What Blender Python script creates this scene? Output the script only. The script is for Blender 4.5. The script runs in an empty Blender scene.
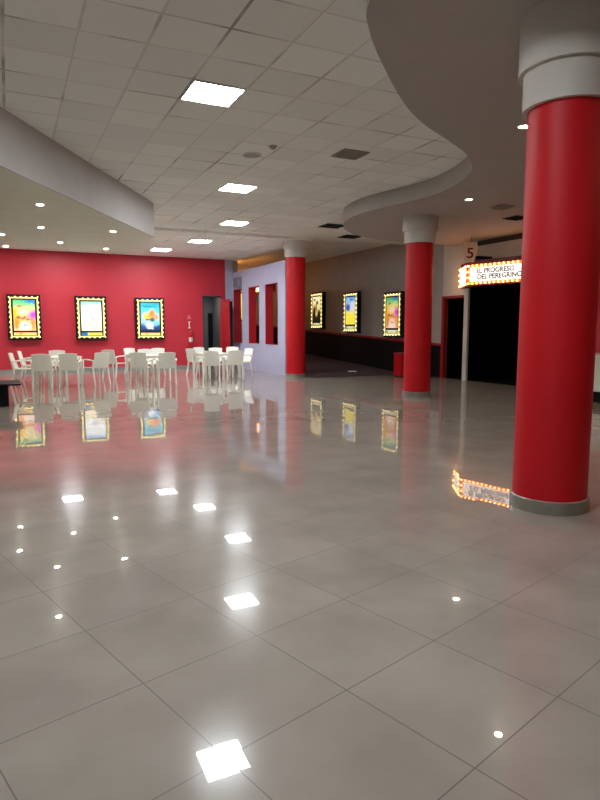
import bpy, bmesh, math, random
from mathutils import Vector, Matrix
random.seed(7)
PI = math.pi
SC = bpy.context.scene
COL = SC.collection

# ------------------------------------------------------------------ materials
def lin(c):
    f = lambda v: v/12.92 if v <= .04045 else ((v+.055)/1.055)**2.4
    return tuple(f(x/255) for x in c)+(1,)

def new_mat(name):
    m = bpy.data.materials.new(name); m.use_nodes = True
    nt = m.node_tree; b = nt.nodes['Principled BSDF']
    return m, nt, b

def paint(name, rgb, rough=.6, var=.06, scale=3.0, metal=0, bump=0.0, bscale=60, spec=.5, coat=0):
    """plain painted / plastic surface with slight mottling"""
    m, nt, b = new_mat(name); N, L = nt.nodes.new, nt.links.new
    c = lin(rgb)
    tc = N('ShaderNodeTexCoord'); n = N('ShaderNodeTexNoise'); n.inputs['Scale'].default_value = scale
    n.inputs['Detail'].default_value = 3
    L(tc.outputs['Object'], n.inputs['Vector'])
    r = N('ShaderNodeValToRGB'); L(n.outputs['Fac'], r.inputs['Fac'])
    r.color_ramp.elements[0].position = .3; r.color_ramp.elements[1].position = .7
    r.color_ramp.elements[0].color = tuple(x*(1-var) for x in c[:3])+(1,)
    r.color_ramp.elements[1].color = tuple(min(1, x*(1+var)) for x in c[:3])+(1,)
    L(r.outputs['Color'], b.inputs['Base Color'])
    b.inputs['Roughness'].default_value = rough; b.inputs['Metallic'].default_value = metal
    b.inputs['Specular IOR Level'].default_value = spec
    b.inputs['Coat Weight'].default_value = coat
    if bump:
        n2 = N('ShaderNodeTexNoise'); n2.inputs['Scale'].default_value = bscale
        L(tc.outputs['Object'], n2.inputs['Vector'])
        bp = N('ShaderNodeBump'); bp.inputs['Strength'].default_value = bump; bp.inputs['Distance'].default_value = .01
        L(n2.outputs['Fac'], bp.inputs['Height']); L(bp.outputs['Normal'], b.inputs['Normal'])
    return m

def glow(name, rgb, strength, base=None):
    m, nt, b = new_mat(name)
    b.inputs['Base Color'].default_value = lin(base or rgb)
    b.inputs['Emission Color'].default_value = lin(rgb)
    b.inputs['Emission Strength'].default_value = strength
    b.inputs['Roughness'].default_value = .4
    return m

def math_node(nt, op, a, b=None, c=None):
    n = nt.nodes.new('ShaderNodeMath'); n.operation = op
    for i, v in enumerate((a, b, c)):
        if v is None: continue
        if isinstance(v, (int, float)): n.inputs[i].default_value = v
        else: nt.links.new(v, n.inputs[i])
    return n.outputs[0]

def floor_material():
    m, nt, b = new_mat('glossy_floor_tile'); N, L = nt.nodes.new, nt.links.new
    ang = math.radians(16.3); ca, sa = math.cos(ang), math.sin(ang); S = .59
    g = N('ShaderNodeNewGeometry'); s = N('ShaderNodeSeparateXYZ'); L(g.outputs['Position'], s.inputs[0])
    X, Y = s.outputs[0], s.outputs[1]
    al = math_node(nt, 'ADD', math_node(nt, 'MULTIPLY', X, ca), math_node(nt, 'MULTIPLY', Y, sa))
    pe = math_node(nt, 'ADD', math_node(nt, 'MULTIPLY', X, -sa), math_node(nt, 'MULTIPLY', Y, ca))
    u = math_node(nt, 'DIVIDE', math_node(nt, 'SUBTRACT', al, .497), S)
    v = math_node(nt, 'DIVIDE', math_node(nt, 'SUBTRACT', pe, .413), S)
    fu, fv = math_node(nt, 'FRACT', u), math_node(nt, 'FRACT', v)
    du = math_node(nt, 'MINIMUM', fu, math_node(nt, 'SUBTRACT', 1, fu))
    dv = math_node(nt, 'MINIMUM', fv, math_node(nt, 'SUBTRACT', 1, fv))
    d = math_node(nt, 'MINIMUM', du, dv)
    grout = N('ShaderNodeMapRange'); L(d, grout.inputs['Value'])
    grout.inputs['From Min'].default_value = .0028; grout.inputs['From Max'].default_value = .0055
    grout.inputs['To Min'].default_value = 1; grout.inputs['To Max'].default_value = 0
    cid = N('ShaderNodeCombineXYZ'); L(math_node(nt, 'FLOOR', u), cid.inputs[0]); L(math_node(nt, 'FLOOR', v), cid.inputs[1])
    wn = N('ShaderNodeTexWhiteNoise'); wn.noise_dimensions = '3D'; L(cid.outputs[0], wn.inputs['Vector'])
    # faint marbling
    n1 = N('ShaderNodeTexNoise'); n1.inputs['Scale'].default_value = 2.2; n1.inputs['Detail'].default_value = 5
    L(g.outputs['Position'], n1.inputs['Vector'])
    r = N('ShaderNodeValToRGB'); L(n1.outputs['Fac'], r.inputs['Fac'])
    r.color_ramp.elements[0].position = .3; r.color_ramp.elements[1].position = .75
    r.color_ramp.elements[0].color = lin(FLOOR_A); r.color_ramp.elements[1].color = lin(FLOOR_B)
    mv = N('ShaderNodeMix'); mv.data_type = 'RGBA'; mv.blend_type = 'MULTIPLY'; mv.inputs[0].default_value = 1
    tv = math_node(nt, 'ADD', .95, math_node(nt, 'MULTIPLY', wn.outputs['Value'], .06))
    cc = N('ShaderNodeCombineColor'); [L(tv, cc.inputs[i]) for i in range(3)]
    L(r.outputs['Color'], mv.inputs[6]); L(cc.outputs[0], mv.inputs[7])
    mg = N('ShaderNodeMix'); mg.data_type = 'RGBA'; L(grout.outputs[0], mg.inputs[0])
    L(mv.outputs[2], mg.inputs[6]); mg.inputs[7].default_value = lin((92, 85, 77))
    L(mg.outputs[2], b.inputs['Base Color'])
    # a worn film: roughness drifts
    n2 = N('ShaderNodeTexNoise'); n2.inputs['Scale'].default_value = .7; n2.inputs['Detail'].default_value = 4
    L(g.outputs['Position'], n2.inputs['Vector'])
    ro = math_node(nt, 'ADD', .004, math_node(nt, 'MULTIPLY', n2.outputs['Fac'], .022))
    ro = math_node(nt, 'ADD', ro, math_node(nt, 'MULTIPLY', grout.outputs[0], .5))
    L(ro, b.inputs['Roughness']); b.inputs['IOR'].default_value = 1.5
    b.inputs['Coat Weight'].default_value = .3; b.inputs['Coat Roughness'].default_value = .16
    # each tile lies at a very slightly different tilt
    vs = N('ShaderNodeVectorMath'); vs.operation = 'SUBTRACT'; L(wn.outputs['Color'], vs.inputs[0]); vs.inputs[1].default_value = (.5, .5, .5)
    vm = N('ShaderNodeVectorMath'); vm.operation = 'MULTIPLY'; L(vs.outputs[0], vm.inputs[0]); vm.inputs[1].default_value = (.0045, .0045, 0)
    n3 = N('ShaderNodeTexNoise'); n3.inputs['Scale'].default_value = 3.2; n3.inputs['Detail'].default_value = 1
    L(g.outputs['Position'], n3.inputs['Vector'])
    bp = N('ShaderNodeBump'); bp.inputs['Strength'].default_value = .05; bp.inputs['Distance'].default_value = .003
    L(n3.outputs['Fac'], bp.inputs['Height'])
    va = N('ShaderNodeVectorMath'); va.operation = 'ADD'; L(bp.outputs['Normal'], va.inputs[0]); L(vm.outputs[0], va.inputs[1])
    vn = N('ShaderNodeVectorMath'); vn.operation = 'NORMALIZE'; L(va.outputs[0], vn.inputs[0])
    L(vn.outputs[0], b.inputs['Normal'])
    # dusty film: part of the surface scatters without a mirror reflection
    df = N('ShaderNodeBsdfDiffuse'); L(mg.outputs[2], df.inputs['Color'])
    ms = N('ShaderNodeMixShader'); out = nt.nodes['Material Output']
    L(math_node(nt, 'ADD', .74, math_node(nt, 'MULTIPLY', n2.outputs['Fac'], .2)), ms.inputs[0])
    L(df.outputs[0], ms.inputs[1]); L(b.outputs[0], ms.inputs[2]); L(ms.outputs[0], out.inputs['Surface'])
    return m

def ceiling_material():
    m, nt, b = new_mat('mineral_ceiling_tile'); N, L = nt.nodes.new, nt.links.new
    S = .61
    g = N('ShaderNodeNewGeometry'); s = N('ShaderNodeSeparateXYZ'); L(g.outputs['Position'], s.inputs[0])
    u = math_node(nt, 'DIVIDE', math_node(nt, 'SUBTRACT', s.outputs[0], GX), S)
    v = math_node(nt, 'DIVIDE', math_node(nt, 'SUBTRACT', s.outputs[1], GY), S)
    def line(f):
        fr = math_node(nt, 'FRACT', math_node(nt, 'ADD', f, .5))
        a = math_node(nt, 'ABSOLUTE', math_node(nt, 'SUBTRACT', fr, .5))
        return a
    a = math_node(nt, 'MINIMUM', line(u), line(v))
    def mask(lo, hi):
        mr = N('ShaderNodeMapRange'); L(a, mr.inputs['Value'])
        mr.inputs['From Min'].default_value = lo; mr.inputs['From Max'].default_value = hi
        mr.inputs['To Min'].default_value = 1; mr.inputs['To Max'].default_value = 0
        return mr.outputs[0]
    bar = mask(.013, .015); gap = mask(.022, .027)
    n = N('ShaderNodeTexNoise'); n.inputs['Scale'].default_value = 1.1; n.inputs['Detail'].default_value = 2
    L(g.outputs['Position'], n.inputs['Vector'])
    gm = N('ShaderNodeMapRange'); L(n.outputs['Fac'], gm.inputs['Value'])
    gm.inputs['From Min'].default_value = .46; gm.inputs['From Max'].default_value = .68
    cid = N('ShaderNodeCombineXYZ'); L(math_node(nt, 'FLOOR', u), cid.inputs[0]); L(math_node(nt, 'FLOOR', v), cid.inputs[1])
    wn = N('ShaderNodeTexWhiteNoise'); wn.noise_dimensions = '3D'; L(cid.outputs[0], wn.inputs['Vector'])
    tv = math_node(nt, 'ADD', .93, math_node(nt, 'MULTIPLY', wn.outputs['Value'], .1))
    n4 = N('ShaderNodeTexNoise'); n4.inputs['Scale'].default_value = 55; L(g.outputs['Position'], n4.inputs['Vector'])
    tv = math_node(nt, 'MULTIPLY', tv, math_node(nt, 'ADD', .96, math_node(nt, 'MULTIPLY', n4.outputs['Fac'], .08)))
    cc = N('ShaderNodeCombineColor'); [L(tv, cc.inputs[i]) for i in range(3)]
    mt = N('ShaderNodeMix'); mt.data_type = 'RGBA'; mt.blend_type = 'MULTIPLY'; mt.inputs[0].default_value = 1
    mt.inputs[6].default_value = lin((238, 241, 235)); L(cc.outputs[0], mt.inputs[7])
    mx = N('ShaderNodeMix'); mx.data_type = 'RGBA'
    L(math_node(nt, 'MULTIPLY', gap, gm.outputs[0]), mx.inputs[0]); L(mt.outputs[2], mx.inputs[6]); mx.inputs[7].default_value = lin((150, 147, 138))
    my = N('ShaderNodeMix'); my.data_type = 'RGBA'; my.inputs[7].default_value = lin((214, 211, 202))
    L(math_node(nt, 'MULTIPLY', bar, math_node(nt, 'SUBTRACT', 1, gm.outputs[0])), my.inputs[0]); L(mx.outputs[2], my.inputs[6])
    L(my.outputs[2], b.inputs['Base Color'])
    L(math_node(nt, 'SUBTRACT', .9, math_node(nt, 'MULTIPLY', bar, .52)), b.inputs['Roughness'])
    return m

def carpet_material():
    m, nt, b = new_mat('dark_ramp_carpet'); N, L = nt.nodes.new, nt.links.new
    tc = N('ShaderNodeTexCoord'); w = N('ShaderNodeTexWave'); w.inputs['Scale'].default_value = 1.6; w.inputs['Distortion'].default_value = 3
    L(tc.outputs['Object'], w.inputs['Vector'])
    r = N('ShaderNodeValToRGB'); L(w.outputs['Fac'], r.inputs['Fac'])
    r.color_ramp.elements[0].color = lin((52, 42, 48)); r.color_ramp.elements[1].color = lin((84, 68, 74))
    L(r.outputs['Color'], b.inputs['Base Color']); b.inputs['Roughness'].default_value = .95
    b.inputs['Specular IOR Level'].default_value = .1
    return m

def art(name, base, blobs, strength, warp=.03, ws=9):
    """backlit printed sheet: vertical colour ramp with soft blobs of ink; u, v run 0..1 over the sheet"""
    m, nt, b = new_mat(name); N, L = nt.nodes.new, nt.links.new
    tc = N('ShaderNodeTexCoord')
    n = N('ShaderNodeTexNoise'); n.inputs['Scale'].default_value = ws; n.inputs['Detail'].default_value = 3
    L(tc.outputs['Generated'], n.inputs['Vector'])
    o = N('ShaderNodeVectorMath'); o.operation = 'SUBTRACT'; L(n.outputs['Color'], o.inputs[0]); o.inputs[1].default_value = (.5, .5, .5)
    sc = N('ShaderNodeVectorMath'); sc.operation = 'SCALE'; L(o.outputs[0], sc.inputs[0]); sc.inputs['Scale'].default_value = warp*4
    p = N('ShaderNodeVectorMath'); p.operation = 'ADD'; L(tc.outputs['Generated'], p.inputs[0]); L(sc.outputs[0], p.inputs[1])
    sp = N('ShaderNodeSeparateXYZ'); L(p.outputs[0], sp.inputs[0])
    r = N('ShaderNodeValToRGB'); L(sp.outputs[2], r.inputs['Fac'])
    el = r.color_ramp.elements
    while len(el) < len(base): el.new(.5)
    for e, (pos, c) in zip(el, base): e.position = pos; e.color = lin(c)
    cur = r.outputs['Color']
    for (cx, cz, rx, rz, c, soft) in blobs:
        q = N('ShaderNodeVectorMath'); q.operation = 'SUBTRACT'; L(p.outputs[0], q.inputs[0]); q.inputs[1].default_value = (cx, 0, cz)
        k = N('ShaderNodeVectorMath'); k.operation = 'MULTIPLY'; L(q.outputs[0], k.inputs[0]); k.inputs[1].default_value = (1/rx, 0, 1/rz)
        ln = N('ShaderNodeVectorMath'); ln.operation = 'LENGTH'; L(k.outputs[0], ln.inputs[0])
        mr = N('ShaderNodeMapRange'); L(ln.outputs['Value'], mr.inputs['Value'])
        mr.inputs['From Min'].default_value = 1-soft; mr.inputs['From Max'].default_value = 1+soft*.3
        mr.inputs['To Min'].default_value = 1; mr.inputs['To Max'].default_value = 0
        mx = N('ShaderNodeMix'); mx.data_type = 'RGBA'; L(mr.outputs[0], mx.inputs[0]); L(cur, mx.inputs[6]); mx.inputs[7].default_value = lin(c)
        cur = mx.outputs[2]
    L(cur, b.inputs['Base Color']); L(cur, b.inputs['Emission Color'])
    b.inputs['Emission Strength'].default_value = strength; b.inputs['Roughness'].default_value = .3
    return m

# ------------------------------------------------------------------ mesh building
class MB:
    def __init__(s): s.bm = bmesh.new()
    def box(s, x0, x1, y0, y1, z0, z1, bev=0, seg=2, M=None):
        r = bmesh.ops.create_cube(s.bm, size=1)
        vs = r['verts']
        for v in vs:
            v.co = Vector((x0+(v.co.x+.5)*(x1-x0), y0+(v.co.y+.5)*(y1-y0), z0+(v.co.z+.5)*(z1-z0)))
        if bev:
            es = list({e for v in vs for e in v.link_edges})
            rr = bmesh.ops.bevel(s.bm, geom=es, offset=bev, segments=seg, profile=.5, affect='EDGES')
            vs = list({v for f in rr['faces'] for v in f.verts} | {v for v in vs if v.is_valid})
        if M: bmesh.ops.transform(s.bm, matrix=M, verts=[v for v in vs if v.is_valid])
        return s
    def prism(s, poly, z0, z1):
        n = len(poly)
        z0f = z0 if callable(z0) else (lambda x, y: z0)
        z1f = z1 if callable(z1) else (lambda x, y: z1)
        a = [s.bm.verts.new((x, y, z0f(x, y))) for x, y in poly]
        b = [s.bm.verts.new((x, y, z1f(x, y))) for x, y in poly]
        s.bm.faces.new(a[::-1]); s.bm.faces.new(b)
        for i in range(n): s.bm.faces.new((a[i], a[(i+1) % n], b[(i+1) % n], b[i]))
        return s
    def prism_y(s, poly, y0, y1):
        """outline in (x, z), thickness along y"""
        n = len(poly)
        a = [s.bm.verts.new((x, y0, z)) for x, z in poly]; b = [s.bm.verts.new((x, y1, z)) for x, z in poly]
        s.bm.faces.new(a); s.bm.faces.new(b[::-1])
        for i in range(n): s.bm.faces.new((a[i], b[i], b[(i+1) % n], a[(i+1) % n]))
        return s
    def lathe(s, prof, n=48, c=(0, 0, 0), axis='z', caps=True):
        def P(r, h, t):
            if axis == 'z': return (c[0]+r*math.cos(t), c[1]+r*math.sin(t), c[2]+h)
            return (c[0]+r*math.cos(t), c[1]-h, c[2]+r*math.sin(t))      # axis -y
        rings = []
        for r, h in prof: rings.append([s.bm.verts.new(P(r, h, 2*PI*k/n)) for k in range(n)])
        for a, b in zip(rings, rings[1:]):
            for k in range(n): s.bm.faces.new((a[k], a[(k+1) % n], b[(k+1) % n], b[k]))
        if caps:
            s.bm.faces.new(rings[0][::-1]); s.bm.faces.new(rings[-1])
        return s
    def loft(s, rings, caps=True):
        R = [[s.bm.verts.new(p) for p in r] for r in rings]; n = len(R[0])
        for a, b in zip(R, R[1:]):
            for k in range(n): s.bm.faces.new((a[k], a[(k+1) % n], b[(k+1) % n], b[k]))
        if caps: s.bm.faces.new(R[0][::-1]); s.bm.faces.new(R[-1])
        return s
    def sweep(s, pts, w, h, n=8, side=None):
        """rounded-rectangle section swept along pts; w, h per point or fixed"""
        rings = []
        for i, p in enumerate(pts):
            p = Vector(p); a = Vector(pts[max(i-1, 0)]); b = Vector(pts[min(i+1, len(pts)-1)])
            t = (b-a).normalized()
            sd = Vector(side or (1, 0, 0)); up = t.cross(sd).normalized(); sd = up.cross(t).normalized()
            wi = w[i] if isinstance(w, (list, tuple)) else w; hi = h[i] if isinstance(h, (list, tuple)) else h
            ring = []
            for k in range(n):
                th = 2*PI*(k+.5)/n; cx, cy = math.cos(th), math.sin(th); e = .55
                ring.append(p+sd*(wi/2*math.copysign(abs(cx)**e, cx))+up*(hi/2*math.copysign(abs(cy)**e, cy)))
            rings.append(ring)
        return s.loft(rings)
    def sheet(s, fn, nu, nv, th):
        """thick curved sheet: fn(u, v) -> point, normal offset th"""
        P = [[Vector(fn(i/nu, j/nv)) for j in range(nv+1)] for i in range(nu+1)]
        def nor(i, j):
            a = P[min(i+1, nu)][j]-P[max(i-1, 0)][j]; b = P[i][min(j+1, nv)]-P[i][max(j-1, 0)]
            return a.cross(b).normalized()
        A = [[s.bm.verts.new(P[i][j]) for j in range(nv+1)] for i in range(nu+1)]
        B = [[s.bm.verts.new(P[i][j]+nor(i, j)*th) for j in range(nv+1)] for i in range(nu+1)]
        for i in range(nu):
            for j in range(nv):
                s.bm.faces.new((A[i][j], A[i][j+1], A[i+1][j+1], A[i+1][j]))
                s.bm.faces.new((B[i][j], B[i+1][j], B[i+1][j+1], B[i][j+1]))
        for i in range(nu):
            s.bm.faces.new((A[i][0], A[i+1][0], B[i+1][0], B[i][0])); s.bm.faces.new((A[i][nv], B[i][nv], B[i+1][nv], A[i+1][nv]))
        for j in range(nv):
            s.bm.faces.new((A[0][j], B[0][j], B[0][j+1], A[0][j+1])); s.bm.faces.new((A[nu][j], A[nu][j+1], B[nu][j+1], B[nu][j]))
        return s
    def ball(s, c, r, u=12, v=8, sx=1, sy=1, sz=1):
        rr = bmesh.ops.create_uvsphere(s.bm, u_segments=u, v_segments=v, radius=r)
        for q in rr['verts']: q.co = Vector((q.co.x*sx+c[0], q.co.y*sy+c[1], q.co.z*sz+c[2]))
        return s
    def build(s, name, mat, parent=None, smooth=False):
        bmesh.ops.recalc_face_normals(s.bm, faces=s.bm.faces)
        me = bpy.data.meshes.new(name); s.bm.to_mesh(me); s.bm.free()
        me.materials.append(mat)
        if smooth:
            me.polygons.foreach_set('use_smooth', [True]*len(me.polygons))
            try: me.set_sharp_from_angle(angle=math.radians(40))
            except Exception: pass
        o = bpy.data.objects.new(name, me); COL.objects.link(o)
        if parent: o.parent = parent
        return o

def struct(o): o['kind'] = 'structure'; return o
def thing(name, label, cat, loc=(0, 0, 0), rz=0, group=None):
    o = bpy.data.objects.new(name, None); COL.objects.link(o)
    o.empty_display_size = .1
    o.location = loc; o.rotation_euler = (0, 0, rz); tag(o, label, cat, group); return o
def tag(o, label, cat, group=None):
    o['label'] = label; o['category'] = cat
    if group: o['group'] = group
    return o
KIDS = {}
def copy_tree(o, loc, rz, label=None, group=None):
    kids = [c for c in COL.objects if c.parent == o]
    r = o.copy(); COL.objects.link(r); r.location = loc; r.rotation_euler = (0, 0, rz)
    if label: r['label'] = label
    if group: r['group'] = group
    for k in kids:
        c = k.copy(); COL.objects.link(c); c.parent = r
        for q in [g for g in COL.objects if g.parent == k]:
            d = q.copy(); COL.objects.link(d); d.parent = c
    return r
def text_mesh(body, size, M, mat, name, parent, xscale=1, extrude=.002):
    cu = bpy.data.curves.new('lettering_curve', 'FONT'); cu.body = body; cu.size = size; cu.extrude = extrude; cu.offset = .006
    cu.align_x = 'CENTER'; cu.align_y = 'CENTER'
    t = bpy.data.objects.new('lettering_tmp', cu); COL.objects.link(t)
    dg = bpy.context.evaluated_depsgraph_get(); dg.update()
    me = bpy.data.meshes.new_from_object(t.evaluated_get(dg)); bpy.data.objects.remove(t)
    me.transform(M @ Matrix.Diagonal((xscale, 1, 1, 1))); me.materials.clear(); me.materials.append(mat); me.name = name
    o = bpy.data.objects.new(name, me); COL.objects.link(o); o.parent = parent
    return o

def split_letters(o, parent):
    """one object per letter"""
    bm = bmesh.new(); bm.from_mesh(o.data); left = set(bm.verts); groups = []
    while left:
        st = [left.pop()]; g = set(st)
        while st:
            v = st.pop()
            for e in v.link_edges:
                q = e.other_vert(v)
                if q in left: left.discard(q); g.add(q); st.append(q)
        groups.append({v.index for v in g})
    bm.free()
    me = o.data
    for g in groups:
        idx = sorted(g); mp = {v: i for i, v in enumerate(idx)}
        fs = [[mp[v] for v in p.vertices] for p in me.polygons if p.vertices[0] in g]
        m2 = bpy.data.meshes.new('letter'); m2.from_pydata([me.vertices[v].co for v in idx], [], fs); m2.materials.append(me.materials[0])
        n = bpy.data.objects.new('letter', m2); COL.objects.link(n); n.parent = parent
    bpy.data.objects.remove(o)

# ------------------------------------------------------------------ constants of the place
EYE = 1.45
CEIL, CEIL2, CEIL3, SOF_L, SOF_R = 4.1, 4.04, 4.25, 3.4, 3.8
GX, GY = 1.92, 6.67               # ceiling grid origin
XW, YW, XP = 11.6, 22.3, 7.8      # right wall, back wall, partition
XL, YB, YE = -4.5, -5.0, 31.0     # left wall, wall behind the visitor, end of the ramp corridor
RY0, RSL = 16.1, .05
rampz = lambda y: max(0, (y-RY0)*RSL)
FLOOR_A, FLOOR_B = (144, 135, 126), (161, 152, 143)

M_floor = floor_material(); M_ceil = ceiling_material(); M_carpet = carpet_material()
M_white = paint('soffit_white_paint', (232, 236, 220), .75, .03)
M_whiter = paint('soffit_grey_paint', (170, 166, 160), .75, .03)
M_crimson = paint('crimson_wall_paint', (186, 36, 52), .55, .05, 1.2)
M_red = paint('column_red_paint', (190, 14, 26), .5, .05, 1.5, spec=.3)
M_redrail = paint('red_trim_paint', (150, 26, 34), .4)
M_revealred = paint('reveal_red_paint', (176, 20, 34), .55)
M_lav = paint('lavender_wall_paint', (172, 172, 196), .65, .03)
M_taupe = paint('taupe_wall_paint', (168, 162, 155), .7, .04)
M_pale = paint('pale_wall_paint', (214, 206, 194), .7, .04)
M_black = paint('black_panel', (9, 9, 12), .6, .1, spec=.2)
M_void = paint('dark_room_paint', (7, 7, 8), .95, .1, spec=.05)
M_greyroom = paint('grey_room_paint', (92, 98, 104), .7)
M_base = paint('grey_skirting', (130, 132, 128), .35)
M_plinth = paint('column_plinth_tile', (128, 124, 112), .3, .12, 6)
M_cap = paint('capital_plaster', (196, 190, 182), .7, .04)
M_plastic = paint('white_moulded_plastic', (240, 241, 230), .38, .02)
M_table = paint('white_table_plastic', (238, 240, 230), .3, .02)
M_cream = paint('counter_white_laminate', (222, 224, 216), .3, .03)
M_grille = paint('vent_grey_metal', (150, 148, 140), .5)
M_darkgrille = paint('dark_hole', (22, 21, 19), .8)
M_steel = paint('brushed_steel', (150, 150, 152), .3, metal=1)
M_speaker = paint('grey_speaker_cloth', (132, 132, 144), .8)
M_maroon = paint('marquee_maroon', (120, 22, 26), .4)
M_mat = paint('poster_black_mat', (10, 9, 9), .5)
M_case = paint('black_light_box', (20, 13, 13), .4, spec=.35)
M_frame = paint('panel_frame_white', (210, 210, 206), .5)
M_ring = paint('downlight_white_ring', (225, 224, 218), .5)
M_paper = paint('white_paper', (210, 208, 200), .8)
M_sign = paint('pale_sign_board', (226, 216, 204), .5)
M_digit = paint('dark_red_digit', (110, 12, 26), .5)
M_letter = paint('letter_grey_acrylic', (128, 104, 84), .5)
M_post = paint('white_metal_post', (196, 192, 180), .4)

PANEL = 80.0; SPOT = 260.0; BULBW = 16.0
M_panel = glow('led_panel_diffuser', (245, 250, 254), PANEL)
M_spot = glow('downlight_lens', (255, 247, 230), SPOT)
M_spot2 = glow('downlight_lens_dim', (255, 240, 214), SPOT*.75)
M_warm = glow('added_warm_lens', (255, 170, 80), 110)
M_warm2 = glow('added_uplight_diffuser', (255, 158, 66), 22)
M_warmspot = glow('added_warm_spot_lens', (255, 200, 140), 170)  # lens of the added, unseen warm downlights only
M_bulb = glow('poster_bulb', (255, 238, 176), 2.2)
M_band = glow('poster_lit_border', (252, 226, 130), .7)
M_bulbw = glow('marquee_bulb', (255, 176, 84), BULBW)
M_mband = glow('marquee_lit_border', (255, 120, 36), .6)
M_letterpanel = glow('marquee_letter_panel', (255, 250, 240), 1.3)

# ------------------------------------------------------------------ shell
struct(MB().box(XL, 16, YB, YE+.2, -.1, 0).build('floor', M_floor))
# ramp rising along the right wall
struct(MB().prism([(XP+.28, RY0), (XW, RY0), (XW, YE), (XP+.28, YE)], -.02, lambda x, y: rampz(y)+.004).build('floor_ramp', M_carpet))
struct(MB().box(XL, XW+.2, YB, 16.4, CEIL, CEIL+.1).build('ceiling', M_ceil))
struct(MB().box(XL, 8.3, 16.4, YE+.2, CEIL2, CEIL+.2).build('ceiling_back', M_ceil))
struct(MB().box(8.3, XW+.2, 16.4, YE+.2, CEIL3, CEIL3+.1).build('ceiling_corridor', M_ceil))
struct(MB().box(XL-.2, XL, YB, YW+.2, 0, CEIL).build('wall_left', M_taupe))
struct(MB().box(XL-.2, XW+.2, YB-.2, YB, 0, CEIL).build('wall_behind', M_taupe))
# crimson back wall with its doorway
DX0, DX1, DH = 6.65, 7.33, 2.64
w = MB(); w.box(XL, DX0, YW, YW+.2, 0, CEIL2); w.box(DX1, 7.5, YW, YW+.2, 0, CEIL2); w.box(DX0, DX1, YW, YW+.2, DH, CEIL2)
struct(w.build('wall_back', M_crimson))
struct(MB().box(7.5, XP, YW, YW+.2, 0, CEIL2).build('wall_back_corner', M_lav))
b = MB(); b.box(XL, DX0-.03, YW-.018, YW, 0, .11)
struct(b.build('baseboard_back', M_base))
struct(MB().box(7.55, 7.77, YW-.02, YW, 0, 2.5).build('dark_back_panel', paint('dark_maroon_panel', (52, 16, 24), .5)))  # dark maroon panel flat on the back wall
# grey passage beyond the doorway
g = MB(); g.box(6.0, 6.1, YW+.2, 24.6, 0, 2.9); g.box(7.7, 7.8, YW+.2, 24.6, 0, 2.9); g.box(6.0, 7.8, 24.6, 24.7, 0, 2.9); g.box(6.0, 7.8, YW+.2, 24.7, 2.9, 3.0)
struct(g.build('wall_passage', M_greyroom))
struct(MB().box(7.5, 7.69, 24.55, 24.6, 0, 2.1).build('door_4', M_black))
t = MB(); t.box(DX0-.05, DX0, YW-.015, YW+.2, 0, DH); t.box(DX0-.05, DX1, YW-.015, YW+.2, DH, DH+.05)
struct(t.build('trim_1', paint('door_frame_grey', (62, 64, 66), .5)))

# lavender partition with three tall openings
ops = [(21.3, 22.2), (19.6, 20.62), (18.0, 19.05)]; OZ0, OZ1, TH = .94, 2.92, .28
p = MB(); ys = [17.42]
prev = 17.42
for a, c in sorted(ops):
    p.box(XP, XP+TH, prev, a, 0, 3.56); p.box(XP, XP+TH, a, c, 0, OZ0); p.box(XP, XP+TH, a, c, OZ1, 3.56); prev = c
p.box(XP, XP+TH, prev, YW+.2, 0, 3.56)
struct(p.build('wall_partition', M_lav))
struct(MB().box(XP, XP+TH, YW+.2, YE, 0, CEIL2).build('wall_corridor_left', M_taupe))
for k, (a, c) in enumerate(ops):
    q = MB(); e = .012
    q.box(XP-.002, XP+TH+.002, a, a+e, OZ0, OZ1); q.box(XP-.002, XP+TH+.002, c-e, c, OZ0, OZ1)
    q.box(XP-.002, XP+TH+.002, a, c, OZ0, OZ0+e); q.box(XP-.002, XP+TH+.002, a, c, OZ1-e, OZ1)
    struct(q.build('trim_%d' % (k+2), M_revealred))

# right wall: ramp stretch, side door, marquee entrance, red stretch
DB, PA, EA = 13.62, 13.4, 10.2
struct(MB().box(XW, XW+.2, 14.55, YE, 0, CEIL3).build('wall_right', M_taupe))
u = MB(); u.box(XW, XW+.2, DB, 14.55, 2.37, CEIL); u.box(XW, XW+.2, EA, DB, 2.62, CEIL)
struct(u.build('wall_right_over_doors', M_pale))
struct(MB().box(XW, XW+.2, YB, EA, 0, CEIL).build('wall_right_red', M_crimson))
struct(MB().box(XP, XW+.2, YE, YE+.2, 0, CEIL3).build('wall_corridor_end', M_pale))
wz = lambda y: rampz(y)+.95
struct(MB().prism([(XW-.02, 14.57), (XW, 14.57), (XW, YE), (XW-.02, YE)], 0, lambda x, y: wz(y)).build('trim_5', M_black))
struct(MB().prism([(XW-.045, 14.57), (XW, 14.57), (XW, YE), (XW-.045, YE)], lambda x, y: wz(y), lambda x, y: wz(y)+.07).build('trim_6', M_redrail))
f = MB(); f.box(XW-.02, XW+.1, 14.45, 14.57, 0, 2.37); f.box(XW-.02, XW+.1, DB, 14.57, 2.33, 2.40)
struct(f.build('trim_7', M_redrail))
struct(MB().box(XW-.02, XW+.05, PA+.03, DB-.02, 0, 2.62, .006).build('trim_8', M_post))
# dark hall behind the entrance and the side door
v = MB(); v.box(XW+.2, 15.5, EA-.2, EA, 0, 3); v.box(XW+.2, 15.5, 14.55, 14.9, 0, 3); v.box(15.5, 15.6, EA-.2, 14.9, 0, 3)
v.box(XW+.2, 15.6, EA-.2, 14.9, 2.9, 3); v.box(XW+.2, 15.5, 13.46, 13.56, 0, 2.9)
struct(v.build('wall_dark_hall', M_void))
struct(MB().box(XW+.08, 15.5, EA, 14.55, .0, .006).build('floor_dark_hall', M_void))
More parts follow.
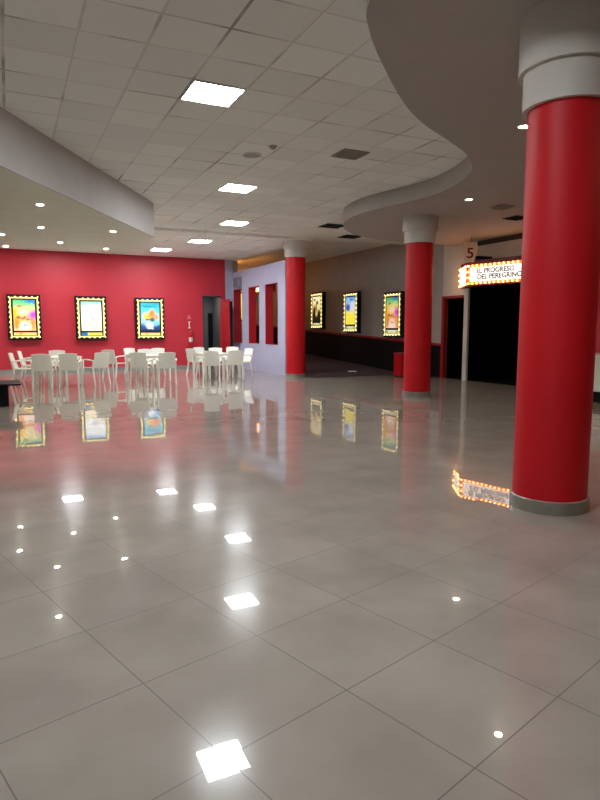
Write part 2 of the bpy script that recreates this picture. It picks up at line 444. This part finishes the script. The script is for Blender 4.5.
# dark strip painted in for the shadow under the soffit edge above the marquee
struct(MB().box(XW-.05, XW, EA, 13.1, 3.68, SOF_R).build('trim_9', paint('painted_shadow_strip', (58, 52, 46), .8)))

# left dropped soffit
struct(MB().prism([(2.9, 13.35), (2.88, 16.35), (XL, 16.39), (XL, .75)], SOF_L, CEIL).build('ceiling_soffit_left', M_white))
nx_, ny_ = .862*.02, -.506*.02
struct(MB().prism([(2.9, 13.35), (2.9+nx_, 13.35+ny_), (XL+nx_, .75+ny_), (XL, .75)], SOF_L, CEIL).build('trim_10', paint('fascia_grey_paint', (188, 184, 181), .75, .03)))
# right dropped soffit with its S-shaped edge
key = [(3.1, -5.0), (2.9, -2.0), (2.55, .8), (2.36, 2.4), (2.36, 3.4), (2.47, 4.02), (2.71, 4.4), (3.17, 4.9), (3.9, 5.6), (4.48, 6.03), (5.1, 6.38), (5.8, 6.82),
       (6.36, 7.4), (6.72, 8.15), (6.88, 8.9), (6.84, 9.6), (6.72, 10.25), (6.64, 10.9), (6.7, 11.6), (6.98, 12.35), (7.5, 13.1), (8.29, 13.72), (9.1, 14.0), (9.9, 14.08), (XW, 14.1)]
def catmull(P, n=6):
    out = []
    for i in range(len(P)-1):
        p0, p1, p2, p3 = [Vector(P[min(max(i+d, 0), len(P)-1)]) for d in (-1, 0, 1, 2)]
        for k in range(n):
            s = k/n
            out.append(tuple(.5*((2*p1)+(p2-p0)*s+(2*p0-5*p1+4*p2-p3)*s*s+(3*p1-p0-3*p2+p3)*s**3)))
    out.append(tuple(P[-1])); return out
edge = catmull(key)
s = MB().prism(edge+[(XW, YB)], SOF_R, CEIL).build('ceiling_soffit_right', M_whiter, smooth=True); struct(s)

# ------------------------------------------------------------------ columns
def column(x, y, top, label, rt=3.27, lo=.22):
    c = thing('round_column', label, 'column', (x, y, 0), 0, 'red columns of the lobby')
    R = .288
    MB().lathe([(R+.018, 0), (R+.018, .1), (R+.012, .106)], 64).build('base_ring', M_plinth, c, True)
    MB().lathe([(R, .1), (R, rt)], 64).build('shaft', M_red, c, True)
    MB().lathe([(R+.042, rt-.02), (R+.042, rt+lo+.01)], 64).build('capital_lower_ring', M_cap, c, True)
    MB().lathe([(R+.08, rt+lo), (R+.08, top)], 64).build('capital_upper_ring', M_cap, c, True)
    return c
column(3.968, 3.54, SOF_R, 'large red round column closest to the viewer on the right', 3.14, .25)
column(8.0, 10.85, SOF_R, 'red round column under the curved soffit left of the marquee entrance')
column(7.86, 16.78, CEIL2, 'red round column at the end of the lavender wall, farthest away', 3.58)

# ------------------------------------------------------------------ ceiling fittings
def light_panel(i, j, z, label):
    x, y = GX+.61*i+.305, GY+.61*j+.305
    t = thing('ceiling_light_panel', label, 'ceiling light', (x, y, z), 0, 'square light panels in the tiled ceiling')
    h = .3; fr = MB()
    for a in ((-h, h, -h, -h+.02), (-h, h, h-.02, h), (-h, -h+.02, -h+.02, h-.02), (h-.02, h, -h+.02, h-.02)): fr.box(*a, -.012, 0)
    fr.build('frame', M_frame, t); MB().box(-h+.02, h-.02, -h+.02, h-.02, -.008, 0).build('diffuser', M_panel, t)
PL = {}
def cell(x, y): return math.floor((x-GX)/.61), math.floor((y-GY)/.61)
for x, y, z, lab in ((2.22, 6.98, CEIL, 'largest and nearest square light panel in the tiled ceiling'),
                     (4.08, 11.0, CEIL, 'second nearest square light panel, just beyond the round ceiling speaker'),
                     (5.2, 14.75, CEIL, 'third square light panel, last before the ceiling step'),
                     (5.4, 17.75, CEIL2, 'square light panel just beyond the ceiling step'),
                     (4.8, 20.6, CEIL2, 'square light panel closest to the red back wall on the right'),
                     (1.6, 20.3, CEIL2, 'square light panel hidden behind the left soffit, mirrored in the floor'),
                     (-1.6, 20.3, CEIL2, 'square fill panel added out of view in the far left corner of the ceiling'),  # this and the two below are unseen, added as fill light
                     (1.0, 2.6, CEIL, 'added square fill panel overhead, out of the picture'),
                     (-2.4, -1.6, CEIL, 'added square fill panel behind the viewer on the left')):
    i, j = cell(x, y); light_panel(i, j, z, lab)

light_free = None
def downlight(x, y, z, label, group, mat, r=.055):
    t = thing('recessed_downlight', label, 'downlight', (x, y, z), 0, group)
    MB().lathe([(r+.025, 0), (r+.025, -.006), (r, -.014), (r, -.004)], 24, caps=False).build('trim_ring', M_ring, t, True)
    MB().lathe([(r, -.008), (r*.6, -.011), (.005, -.012)], 24).build('lens', mat, t, True)
GL = 'downlights in the white soffit'
for x, y, lab in ((.55, 10.64, 'downlight in the left soffit nearest the viewer'),
                  (.67, 12.99, 'downlight in the left soffit, straight behind the nearest one'),
                  (-.02, 14.27, 'downlight in the left soffit at the very left picture edge'),
                  (.05, 16.2, 'downlight in the left soffit at its far edge, leftmost of that row'),
                  (1.16, 15.0, 'downlight in the middle of the left soffit, towards the red wall'),
                  (2.25, 15.7, 'downlight in the left soffit nearest the red wall at its right corner'),
                  (2.0, 12.89, 'downlight in the left soffit closest to the sloping fascia corner'),
                  (-1.6, 9.5, 'added downlight in the left soffit out of the picture to the left'),  # from here on unseen lights, added to brighten the left side
                  (-2.6, 15.6, 'added downlight in the left soffit by the left wall, out of the picture'),
                  (-3.4, 11.0, 'added downlight in the left soffit farthest left, out of the picture'),
                  (-1.8, 13.0, 'farther added downlight in the left soffit out of the picture to the left')):
    downlight(x, y, SOF_L, lab, GL, M_spot, .05)
GR = 'downlights in the curved grey soffit'
for x, y, lab in ((5.54, 5.56, 'downlight in the curved soffit beside the nearest red column'),
                  (7.69, 8.98, 'downlight in the curved soffit above the marquee side of the middle column'),
                  (8.75, 12.35, 'small downlight in the curved soffit hidden behind the middle column capital'),
                  (7.6, 3.2, 'added downlight in the curved soffit to the right of the nearest column, out of the picture'),  # unseen, added to brighten the right side
                  (8.5, 3.5, 'warm downlight added to light the nearest column, out of the picture to the right'),  # unseen, added to warm the right side of the near column
                  (9.7, 6.4, 'warm downlight added towards the counter to light the nearest column, right of the picture'),  # also unseen, a second warm fill light added for that column
                  (6.4, 1.6, 'warm downlight added right of the viewer, out of the picture'),  # unseen warm fill, added beside the viewer
                  (5.0, 0.6, 'added downlight in the curved soffit overhead behind the viewer')):  # unseen fill light added behind the viewer
    downlight(x, y, SOF_R, lab, GR, M_warmspot if lab.startswith('warm') else M_spot2, .09 if lab.startswith('warm') else .055)

d = thing('smoke_detector', 'small round smoke detector beside the ceiling speaker', 'smoke detector', (3.62, 8.5, CEIL))
MB().lathe([(.055, 0), (.055, -.02), (.045, -.028)], 24).build('base', M_grille, d, True); MB().lathe([(.035, -.026), (.03, -.045)], 24).build('sensor', M_grille, d, True)
d = thing('ceiling_speaker', 'round grey speaker grille in the ceiling tiles', 'speaker', (3.5, 9.05, CEIL))
MB().lathe([(.15, 0), (.15, -.01), (.13, -.014), (.13, -.004)], 40, caps=False).build('rim', M_frame, d, True); MB().lathe([(.131, -.004), (.131, -.008), (.05, -.01)], 40).build('grille', M_grille, d, True)
def vent(x, y, z, h, lab, dark=False, louv=4, rz=0):
    t = thing('ceiling_vent', lab, 'vent', (x, y, z), rz)
    fr = MB(); bb = .025
    for a in ((-h, h, -h, -h+bb), (-h, h, h-bb, h), (-h, -h+bb, -h+bb, h-bb), (h-bb, h, -h+bb, h-bb)): fr.box(*a, -.014, 0)
    fr.build('frame', M_darkgrille if dark else M_grille, t)
    MB().box(-h+bb, h-bb, -h+bb, h-bb, -.004, 0).build('duct_opening', M_darkgrille, t)
    for k in range(louv):
        y0 = -h+bb+(k+.5)*(2*h-2*bb)/louv
        MB().box(-h+bb, h-bb, -.004, .004, -.02, .02, M=Matrix.Translation((0, y0, -.016)) @ Matrix.Rotation(.7, 4, 'X')).build('louvre', M_darkgrille if dark else M_grille, t)
vent(4.84, 8.37, CEIL, .22, 'square grey louvred vent in the tiled ceiling left of the curved soffit')
vent(7.7, 14.2, CEIL, .28, 'dark square ceiling opening just left of the curved soffit tip', True, 2)
vent(9.05, 15.6, CEIL, .28, 'dark square ceiling opening behind the curved soffit, right of the other one', True, 2)
vent(9.87, 10.0, SOF_R, .2, 'dark vent in the curved soffit closest to the marquee', True, 4)
vent(8.75, 9.25, SOF_R, .18, 'faint grey vent in the curved soffit above the marquee vent', False, 4)

# ------------------------------------------------------------------ lit poster boxes
PW, PH, PD = 1.02, 1.49, .15
def scallop(w, h, n, m, a):
    """outline in (x, z) with small points at the bulbs"""
    P = []
    def side(p, q, k):
        for i in range(k):
            for fr, off in ((0, a), (.5, 0)):
                t = (i+fr)/k; x = p[0]+(q[0]-p[0])*t; z = p[1]+(q[1]-p[1])*t
                dx, dz = q[0]-p[0], q[1]-p[1]; l = math.hypot(dx, dz)
                nx, nz = dz/l, -dx/l
                P.append((x+nx*off, z+nz*off))
    c = [(-w/2, -h/2), (w/2, -h/2), (w/2, h/2), (-w/2, h/2)]
    for i, k in enumerate((n, m, n, m)): side(c[i], c[(i+1) % 4], k)
    return P
bulb_mesh = None
def poster(loc, rz, label, m_art, m_cap):
    global bulb_mesh
    t = thing('poster_light_box', label, 'lit poster', loc, rz, 'lit poster boxes on the walls')
    # origin: centre of the case on the wall, front towards local -y
    MB().box(-PW/2, PW/2, -PD, 0, -PH/2, PH/2, .012).build('case', M_case, t)
    y = -PD
    BW, BH = PW-.17, PH-.19
    o = scallop(BW, BH, 5, 8, .016); n = len(o)
    bm = MB(); wi = .036
    inn = []
    for x, z in o:
        inn.append((max(-(BW/2-wi), min(BW/2-wi, x)), max(-(BH/2-wi), min(BH/2-wi, z))))
    A = [bm.bm.verts.new((x, y-.002, z)) for x, z in o]; A2 = [bm.bm.verts.new((x, y-.014, z)) for x, z in o]
    B = [bm.bm.verts.new((x, y-.002, z)) for x, z in inn]; B2 = [bm.bm.verts.new((x, y-.014, z)) for x, z in inn]
    for i in range(n):
        j = (i+1) % n
        for q in ((A2[i], A2[j], B2[j], B2[i]), (A[i], A[j], A2[j], A2[i]), (B2[i], B2[j], B[j], B[i])):
            try: bm.bm.faces.new(q)
            except Exception: pass
    bmesh.ops.remove_doubles(bm.bm, verts=bm.bm.verts, dist=1e-5)
    bm.build('lit_border', M_band, t)
    MB().box(-BW/2+wi, BW/2-wi, y-.006, y, -BH/2+wi, BH/2-wi).build('mat', M_mat, t)
    AW, z0, z1 = .66, -PH/2+.31, PH/2-.18
    MB().box(-AW/2, AW/2, y-.010, y-.005, z0, z1).build('poster_sheet', m_art, t)
    MB().box(-AW/2-.01, AW/2+.01, y-.010, y-.005, -PH/2+.155, -PH/2+.245).build('caption_strip', m_cap, t)
    for i in range(0, n, 2):
        x, z = o[i]
        if bulb_mesh is None:
            ob = MB().ball((0, 0, 0), .021, 10, 6).build('bulb', M_bulb, t, True); bulb_mesh = ob.data
        else:
            ob = bpy.data.objects.new('bulb', bulb_mesh); COL.objects.link(ob); ob.parent = t
        ob.location = (x, y-.018, z)
    return t
E0 = .52
A1 = art('art_rainbow', [(0, (255, 214, 180)), (.35, (250, 176, 100)), (.6, (250, 206, 100)), (.82, (150, 214, 140)), (1, (60, 180, 116))],
         [(.8, .97, .3, .1, (50, 110, 200), .8), (.1, .55, .3, .2, (255, 190, 40), .7), (.95, .5, .3, .2, (222, 70, 205), .7),
          (.15, .22, .16, .22, (236, 140, 40), .6), (.88, .2, .14, .24, (240, 150, 60), .6), (.5, .15, .3, .16, (250, 232, 220), .6),
          (.45, .6, .3, .12, (250, 226, 190), .7), (.6, .75, .3, .06, (240, 220, 140), .6), (.3, .8, .12, .05, (205, 100, 70), .6),
          (.5, .2, .2, .03, (90, 150, 140), .5), (.4, .42, .24, .03, (150, 70, 80), .5), (.7, .36, .16, .025, (120, 70, 110), .5), (.2, .4, .1, .02, (120, 70, 50), .6)], E0, .06, 7)
A2 = art('art_white_sketch', [(0, (250, 226, 200)), (.25, (246, 244, 214)), (.6, (250, 250, 250)), (.85, (222, 240, 250)), (1, (90, 170, 220))],
         [(.65, .78, .2, .04, (210, 226, 150), .7), (.5, .44, .12, .06, (130, 160, 200), .7), (.62, .4, .1, .03, (110, 130, 120), .7), (.3, .2, .2, .05, (236, 214, 150), .8), (.7, .12, .2, .05, (244, 180, 160), .8), (.15, .9, .16, .05, (120, 190, 230), .8), (.5, .34, .28, .012, (190, 196, 190), .6), (.4, .26, .12, .03, (220, 190, 140), .7), (.2, .34, .08, .05, (214, 220, 170), .7), (.8, .28, .1, .05, (226, 200, 170), .7), (.5, .6, .08, .015, (214, 190, 200), .6)], E0)
A3 = art('art_teal_sunset', [(0, (12, 36, 80)), (.18, (40, 84, 150)), (.32, (150, 200, 226)), (.6, (110, 205, 215)), (.82, (60, 190, 205)), (1, (40, 150, 190))],
         [(.35, .52, .3, .16, (250, 190, 60), .6), (.6, .6, .2, .2, (246, 130, 50), .6), (.8, .5, .2, .13, (244, 150, 110), .6), (.6, .4, .18, .08, (60, 90, 60), .6), (.45, .2, .26, .12, (226, 240, 244), .6),
          (.35, .4, .2, .03, (120, 60, 60), .6), (.5, .09, .2, .02, (230, 240, 250), .4), (.85, .26, .16, .1, (110, 190, 220), .7), (.4, .87, .5, .04, (30, 120, 150), .7)], E0)
A4 = art('art_gold_dark', [(0, (16, 14, 12)), (.25, (40, 34, 22)), (.55, (236, 220, 150)), (1, (250, 244, 200))],
         [(.2, .4, .2, .3, (20, 18, 14), .5), (.85, .3, .2, .2, (30, 26, 16), .5), (.45, .55, .16, .2, (150, 90, 60), .6), (.6, .75, .2, .1, (70, 60, 36), .6), (.5, .3, .12, .12, (236, 190, 120), .7), (.25, .88, .2, .05, (60, 50, 30), .6)], E0*1.5)
A5 = art('art_blue_yellow', [(0, (250, 236, 90)), (.4, (252, 234, 70)), (.5, (226, 226, 180)), (.62, (200, 220, 240)), (1, (90, 160, 230))],
         [(.26, .62, .3, .15, (50, 90, 190), .4), (.75, .65, .3, .25, (215, 228, 240), .6), (.25, .9, .22, .08, (150, 200, 240), .6), (.65, .9, .2, .06, (60, 130, 210), .6), (.45, .2, .25, .1, (255, 228, 60), .7)], E0*1.3)
C_gold = art('caption_gold', [(0, (244, 214, 110)), (1, (250, 190, 120))], [(.3, .5, .1, .3, (236, 120, 60), .6), (.6, .5, .1, .3, (250, 236, 160), .6)], .5)
C_blue = art('caption_blue_yellow', [(0, (240, 220, 70)), (1, (244, 226, 90))], [(.12, .5, .24, .9, (30, 110, 180), .3)], .5)
C_pale = art('caption_pale', [(0, (246, 240, 200)), (1, (236, 240, 210))], [(.9, .5, .1, .6, (160, 200, 90), .5), (.1, .5, .1, .6, (120, 170, 120), .5)], .5)
pz = 1.09+PH/2
poster((.51, YW, pz), 0, 'lit poster box on the red wall with rainbow coloured sheet, leftmost', A1, C_gold)
poster((2.61, YW, pz-.01), 0, 'lit poster box on the red wall with a mostly white sheet, middle one', A2, C_blue)
poster((4.62, YW, pz-.02), 0, 'lit poster box on the red wall with a teal sheet and orange centre', A3, C_gold)
for y, m, c, lab in ((22.42, A4, C_pale, 'lit poster box with gold and black sheet, next to the farthest column'),
                     (19.68, A5, C_pale, 'lit poster box with a blue over yellow sheet on the grey wall'),
                     (16.95, A1, C_pale, 'lit poster box with orange and pink sheet, partly behind the middle column')):
    poster((XW, y, rampz(y)+1.13+PH/2), -PI/2, lab, m, c)

# ------------------------------------------------------------------ marquees
def marquee(loc, text, label, number=None):
    mq = thing('marquee_sign', label, 'marquee', loc, 0, 'bulb lit marquee signs')
    H = .56
    # plan: wall line at x = 0 ; prow at (-.6, y0)
    Pw, Lf, Rt = (-.6, -.97), (0, 0), (-.1, -3.12)
    MB().prism([Lf, (0, -3.12), Rt, Pw], 0, H).build('case', M_maroon, mq)
    MB().prism([(.0, .0), (0, -3.12), (-.02, -3.12), (-.45, -1.02)], H, H+.1).build('top_cap', M_maroon, mq)
    def face(a, b, nb, withtext):
        a, b = Vector((a[0], a[1], 0)), Vector((b[0], b[1], 0)); d = (b-a); Ln = d.length; d.normalize()
        nrm = Vector((d.y, -d.x, 0))
        if nrm.x > 0: nrm = -nrm
        # local frame: x along the face as read from the lobby, y up, z out
        R = Matrix(((d.x, 0, nrm.x, a.x), (d.y, 0, nrm.y, a.y), (0, 1, 0, 0), (0, 0, 0, 1)))
        bd = MB(); bd.box(.03, Ln-.03, .03, H-.03, .001, .012, M=R); bd.build('lit_border', M_mband, mq)
        pn = MB(); m_ = .11; pn.box(m_, Ln-m_, .1, H-.1, .004, .022, M=R); pn.build('letter_panel', M_letterpanel, mq)
        pts = []
        for k in range(nb): x = .06+(Ln-.12)*k/(nb-1); pts += [(x, .055), (x, H-.055)]
        for k in range(1, 3): z = .055+(H-.11)*k/3; pts += [(.06, z), (Ln-.06, z)]
        pm = None
        for x, z in pts:
            if pm is None:
                ob = MB().ball((0, 0, 0), .022, 10, 6).build('bulb', M_bulbw, mq, True); pm = ob.data
            else:
                ob = bpy.data.objects.new('bulb', pm); COL.objects.link(ob); ob.parent = mq
            ob.location = R @ Vector((x, z, .03))
        for line, zz, tx in withtext:
            word = text_mesh(line, .175, R @ Matrix.Translation((tx, zz, .024)), M_letter, 'letter', mq, 1.0)
            split_letters(word, mq)
    # prow edge first: the broad face reads left to right from the prow
    face(Pw, Rt, 17, [(text[0], H*.635, .86), (text[1], H*.365, .98)] if text else [])
    face(Lf, Pw, 8, [])
    return mq
marquee((XW, 13.8, 2.58), ('EL PROGRESO', 'DEL PEREGRINO'), 'maroon marquee sign with orange bulbs and lettered white panel over the entrance')
marquee((XW, 30.2, 3.25), None, 'far marquee with bulbs at the top of the ramp, glimpsed through the wall openings')

# hanging number sign
downlight(7.0, 23.4, 2.9, 'unseen downlight added to light the grey passage behind the doorway', 'added downlights beyond the lobby', M_spot, .085)  # not in view, added so the passage is not black
for x, y, lab in ((9.6, 27.6, 'added warm downlight at the top of the ramp corridor, nearer one'), (9.6, 29.6, 'added warm downlight at the top of the ramp corridor, by the end wall')):  # both unseen, added to warm the far corridor
    downlight(x, y, CEIL3, lab, 'added downlights beyond the lobby', M_warm, .09)
poster((10.85, YE, rampz(YE)+1.13+PH/2), 0, 'lit poster box on the end wall seen through the leftmost wall opening', A4, C_pale)
cv = thing('added_uplight', 'unseen warm uplight added behind the lavender wall to tint the corridor ceiling', 'light', (XP+TH, 24.2, 3.3))  # hidden lamp added to turn the corridor ceiling orange
MB().box(0, .12, -1.8, 1.8, 0, .09, .01).build('housing', M_frame, cv); MB().box(.02, .1, -1.76, 1.76, .089, .098).build('diffuser', M_warm2, cv)
n5 = thing('number_sign', 'pale hanging sign with a dark red 5 above the marquee prow', 'sign', (10.7, 12.36, 3.14), 0)
import mathutils
vd = Vector((math.cos(math.radians(25.5)), -math.sin(math.radians(25.5)), 0))     # board faces the lobby
nn = Vector((-vd.y, vd.x, 0)); nn = -nn if nn.y > 0 else nn
R5 = Matrix(((vd.x, 0, nn.x, 0), (vd.y, 0, nn.y, 0), (0, 1, 0, 0), (0, 0, 0, 1)))
bd = MB(); poly = [(-.17, 0), (.08, 0), (.18, .36), (.14, .49), (-.17, .49)]
a = [bd.bm.verts.new((x, z, -.02)) for x, z in poly]; c = [bd.bm.verts.new((x, z, .02)) for x, z in poly]
bd.bm.faces.new(a[::-1]); bd.bm.faces.new(c)
for i in range(5): bd.bm.faces.new((a[i], a[(i+1) % 5], c[(i+1) % 5], c[i]))
bmesh.ops.transform(bd.bm, matrix=R5, verts=bd.bm.verts); bd.build('board', M_sign, n5)
text_mesh('5', .36, R5 @ Matrix.Translation((-.02, .21, .022)), M_digit, 'digit', n5, 1.1)
MB().box(-.008, .008, -.008, .008, .49, SOF_R-3.14).build('hanging_rod', M_steel, n5)
bk = MB().box(XW-.5, XW, 12.55, 13.0, 3.28, 3.34, .008).build('wall_bracket', M_black); tag(bk, 'dark shelf-like bracket on the wall right of the number sign', 'bracket')

# ------------------------------------------------------------------ partition speaker, door leaf, extinguisher and safety signs
sp = thing('wall_speaker', 'small grey box speaker high on the lavender wall', 'speaker', (XP, 21.55, 2.98))
MB().box(-.16, 0, -.25, .25, 0, .36, .015).build('cabinet', M_speaker, sp); MB().box(-.168, -.158, -.22, .22, .03, .33).build('grille', paint('speaker_front', (118, 118, 132), .9), sp)
dl = thing('open_door_leaf', 'red door leaf standing open beside the grey doorway', 'door', (7.33, YW-.03, 0))
MB().box(0, .045, -.84, 0, .015, 2.54, .004).build('panel', M_revealred, dl)
MB().box(-.07, -.05, -.8, -.68, 1.04, 1.06).box(-.07, .0, -.8, -.78, 1.04, 1.06).build('handle', M_steel, dl)
MB().box(-.003, .0, -.12, -.02, .3, .4).box(-.003, 0, -.12, -.02, 2.1, 2.2).build('hinge', M_steel, dl)

ex = thing('fire_extinguisher', 'small red fire extinguisher with white label hung on the red wall', 'fire extinguisher', (6.1, YW, .86))
MB().lathe([(.05, 0), (.075, .015), (.075, .36), (.05, .42), (.025, .45), (.025, .48)], 24, (0, -.1, 0)).build('cylinder', M_red, ex, True)
MB().lathe([(.0765, .12), (.0765, .28)], 24, (0, -.1, 0), caps=False).build('label_wrap', M_paper, ex, True)
MB().box(-.02, .02, -.17, -.06, .48, .52).box(-.015, .015, -.19, -.05, .53, .55).build('valve_handle', M_steel, ex)
MB().sweep([(.03, -.12, .49), (.1, -.13, .46), (.12, -.13, .3), (.1, -.13, .12)], .02, .02, side=(0, 1, 0)).build('hose', M_black, ex, True)
MB().box(-.03, .03, -.03, 0, .1, .4).build('wall_bracket', M_steel, ex)
sg = thing('safety_sign', 'narrow red and white extinguisher sign on the red wall', 'sign', (6.08, YW, 1.42))
MB().box(-.06, .06, -.006, 0, 0, .34).build('board', M_red, sg)
MB().prism_y([(-.045, .05), (.045, .05), (.045, .09), (.02, .1), (.02, .26), (.045, .28), (.045, .31), (-.045, .31), (-.045, .28), (-.02, .26), (-.02, .1), (-.045, .09)], -.010, -.005).build('pictogram', M_paper, sg)
sg = thing('safety_sign', 'pink triangular sign above the extinguisher sign', 'sign', (6.08, YW, 1.82))
MB().prism_y([(-.09, 0), (.09, 0), (0, .17)], -.006, 0).build('board', paint('pink_sign', (206, 110, 120), .5), sg)

# red box and paper scrap by the ramp
rb = thing('red_bin', 'plain red box-shaped bin by the ramp, left of the middle column', 'bin', (10.92, 15.45, 0))
MB().box(-.26, .26, -.2, .2, .03, .7, .012).build('body', M_red, rb); MB().box(-.24, .24, -.18, .18, 0, .03).build('foot', M_black, rb)
MB().box(-.27, .27, -.21, .21, .69, .73, .01).build('lid', M_redrail, rb)
ps = MB().sheet(lambda a, b: (9.9+.28*a, 17.0+.2*b, rampz(17.0+.2*b)+.012+.03*abs(math.sin(a*5+b*3))), 8, 6, .003).build('paper_scrap', M_paper); tag(ps, 'crumpled white scrap of paper lying on the dark ramp', 'paper')

# counter right of the near column
ct = thing('service_counter', 'white panelled counter with black toe kick at the right picture edge', 'counter', (10.45, 7.0, 0))
MB().box(.06, .9, -3.0, 2.6, .0, .22).build('toe_kick', M_black, ct)
MB().box(0, .9, -3.0, 2.6, .28, .88).build('front_panel', M_cream, ct)
MB().box(-.06, .95, -3.05, 2.65, .88, .94, .012).build('worktop', M_cream, ct)
MB().box(-.04, .9, -3.02, 2.62, .22, .29, .01).build('lower_ledge', M_cream, ct)
MB().box(-.02, .0, -3.0, 2.6, .8, .82).build('moulding', M_cream, ct)

# low black table at the left edge
bt = thing('low_black_table', 'low black table with overhanging top at the left picture edge', 'table', (-.75, 13.0, 0))
MB().box(-.7, .7, -.4, .4, 0, .4, .012).build('body', M_black, bt); MB().box(-.9, .92, -.52, .45, .4, .435, .01).build('top', M_black, bt)

# ------------------------------------------------------------------ white tables and chairs
def make_table(label):
    t = thing('square_table', label, 'table', (0, 0, 0), 0, 'white square plastic tables')
    h = .46
    MB().box(-h, h, -h, h, .705, .735, .01).build('tabletop', M_table, t)
    ap = MB()
    for a in ((-h+.04, h-.04, -h+.03, -h+.05), (-h+.04, h-.04, h-.05, h-.03), (-h+.03, -h+.05, -h+.05, h-.05), (h-.05, h-.03, -h+.05, h-.05)): ap.box(*a, .64, .706)
    ap.build('apron', M_table, t)
    for sx in (-1, 1):
        for sy in (-1, 1):
            x, y = sx*(h-.045), sy*(h-.045)
            MB().sweep([(x, y, 0), (x, y, .35), (x, y, .706)], [.05, .06, .075], [.05, .06, .075]).build('leg', M_table, t, True)
    return t
def make_chair(label):
    t = thing('plastic_armchair', label, 'chair', (0, 0, 0), 0, 'white plastic armchairs around the tables')
    # local +y is where the sitter faces
    def seat(a, b):
        x = (a-.5)*(.43-.03*(1-b)); y = -.21+.45*b
        return (x, y, .435-.022*math.cos((a-.5)*PI)*math.sin(b*PI*.8+.4)-(.018 if b > .95 else 0))
    MB().sheet(seat, 10, 10, .022).build('seat', M_plastic, t, True)
    def back(a, b):
        k = (a-.5)*2; wd = .205+.01*b
        return (k*wd, -.215-.10*b-.035*(1-k*k)*(.4+.6*b), .435+.42*b-.018*k*k*b)
    MB().sheet(back, 12, 8, .02).build('backrest', M_plastic, t, True)
    for s in (-1, 1):
        MB().sweep([(s*.25, .25, 0), (s*.245, .235, .22), (s*.24, .215, .44), (s*.245, .2, .64)], [.034, .042, .046, .044], [.034, .044, .05, .05]).build('leg', M_plastic, t, True)
        MB().sweep([(s*.225, -.30, 0), (s*.22, -.25, .22), (s*.215, -.215, .44), (s*.222, -.265, .64)], [.034, .042, .046, .04], [.034, .046, .052, .04]).build('leg', M_plastic, t, True)
        MB().sweep([(s*.225, -.27, .63), (s*.245, -.1, .655), (s*.25, .08, .66), (s*.248, .2, .652), (s*.225, .235, .62)], [.036, .046, .052, .05, .04], [.03, .028, .026, .028, .03]).build('armrest', M_plastic, t, True)
    return t
TB = [(1.14, 17.32, 22, 'white square table at the far left under the rainbow poster'),
      (3.50, 17.20, 22, 'white square table in front of the teal poster'),
      (5.52, 17.65, 18, 'white square table nearest the grey doorway and lavender wall')]
tp = None
for x, y, r, lab in TB:
    if tp is None: tp = make_table(lab); tp.location = (x, y, 0); tp.rotation_euler = (0, 0, math.radians(r))
    else: copy_tree(tp, (x, y, 0), math.radians(r), lab)
CH = [  # x, y, heading of the sitter in degrees (0 = +x, 90 = +y), label
    (0.34, 17.0, -12, 'white armchair in profile facing right, leftmost chair and nearest the black table'),
    (0.56, 18.40, -12, 'white armchair in profile facing right, just behind the leftmost chair'),
    (0.75, 16.30, 78, 'white armchair showing its back at the left table, tall back left of the table leg'),
    (1.20, 18.35, -95, 'white armchair behind the left table facing the viewer'),
    (1.37, 16.42, 78, 'white armchair at the left table front, back turned, right of the table leg'),
    (2.04, 16.80, 115, 'white armchair with its back turned standing between the left and middle tables'),
    (2.82, 18.70, 45, 'white armchair farther back below the white poster, facing away to the right'),
    (3.61, 19.60, -60, 'white armchair behind the middle table at its left back corner'),
    (3.70, 18.30, -90, 'white armchair centred behind the middle table, back barely above the tabletop'),
    (4.10, 19.25, -125, 'white armchair behind the middle table at its right back corner'),
    (3.15, 16.35, 62, 'white armchair at the middle table front, back angled, left of the table leg'),
    (3.74, 16.05, 80, 'white armchair at the middle table front, squarely back turned, right of the table leg'),
    (5.34, 18.60, 25, 'white armchair below the safety signs, leftmost at the right table'),
    (5.78, 19.40, -70, 'white armchair behind the right table, between the safety signs and the doorway'),
    (5.20, 16.62, 62, 'white armchair at the right table front, back angled, left of the table leg'),
    (5.85, 16.75, 82, 'white armchair at the right table front, wide back turned squarely to the viewer'),
    (6.44, 17.75, 195, 'white armchair right of the right table, facing left, closest to the lavender wall'),
    (5.96, 18.75, -105, 'white armchair in front of the grey doorway, behind the right table'),
    (6.66, 19.50, -130, 'white armchair behind the right table below the open red door leaf')]
cp = None
for x, y, hd, lab in CH:
    rz = math.radians(hd-90)
    if cp is None: cp = make_chair(lab); cp.location = (x, y, 0); cp.rotation_euler = (0, 0, rz)
    else: copy_tree(cp, (x, y, 0), rz, lab)

# ------------------------------------------------------------------ world, camera, view
w = bpy.data.worlds.new('world'); w.use_nodes = True; SC.world = w
w.node_tree.nodes['Background'].inputs[0].default_value = (.5, .5, .5, 1); w.node_tree.nodes['Background'].inputs[1].default_value = .02
cam = bpy.data.cameras.new('camera'); co = bpy.data.objects.new('camera', cam); COL.objects.link(co)
co.location = (0, 0, EYE)
co.rotation_euler = (PI/2-math.atan(71/608), 0, -math.radians(25.5))
cam.sensor_fit = 'VERTICAL'; cam.sensor_height = 24; cam.lens = 24*608/800; cam.clip_start = .05; cam.clip_end = 200
SC.camera = co
vs = SC.view_settings
vs.view_transform = 'Standard'; vs.look = 'None'; vs.gamma = 1; vs.use_curve_mapping = False; vs.exposure = .34
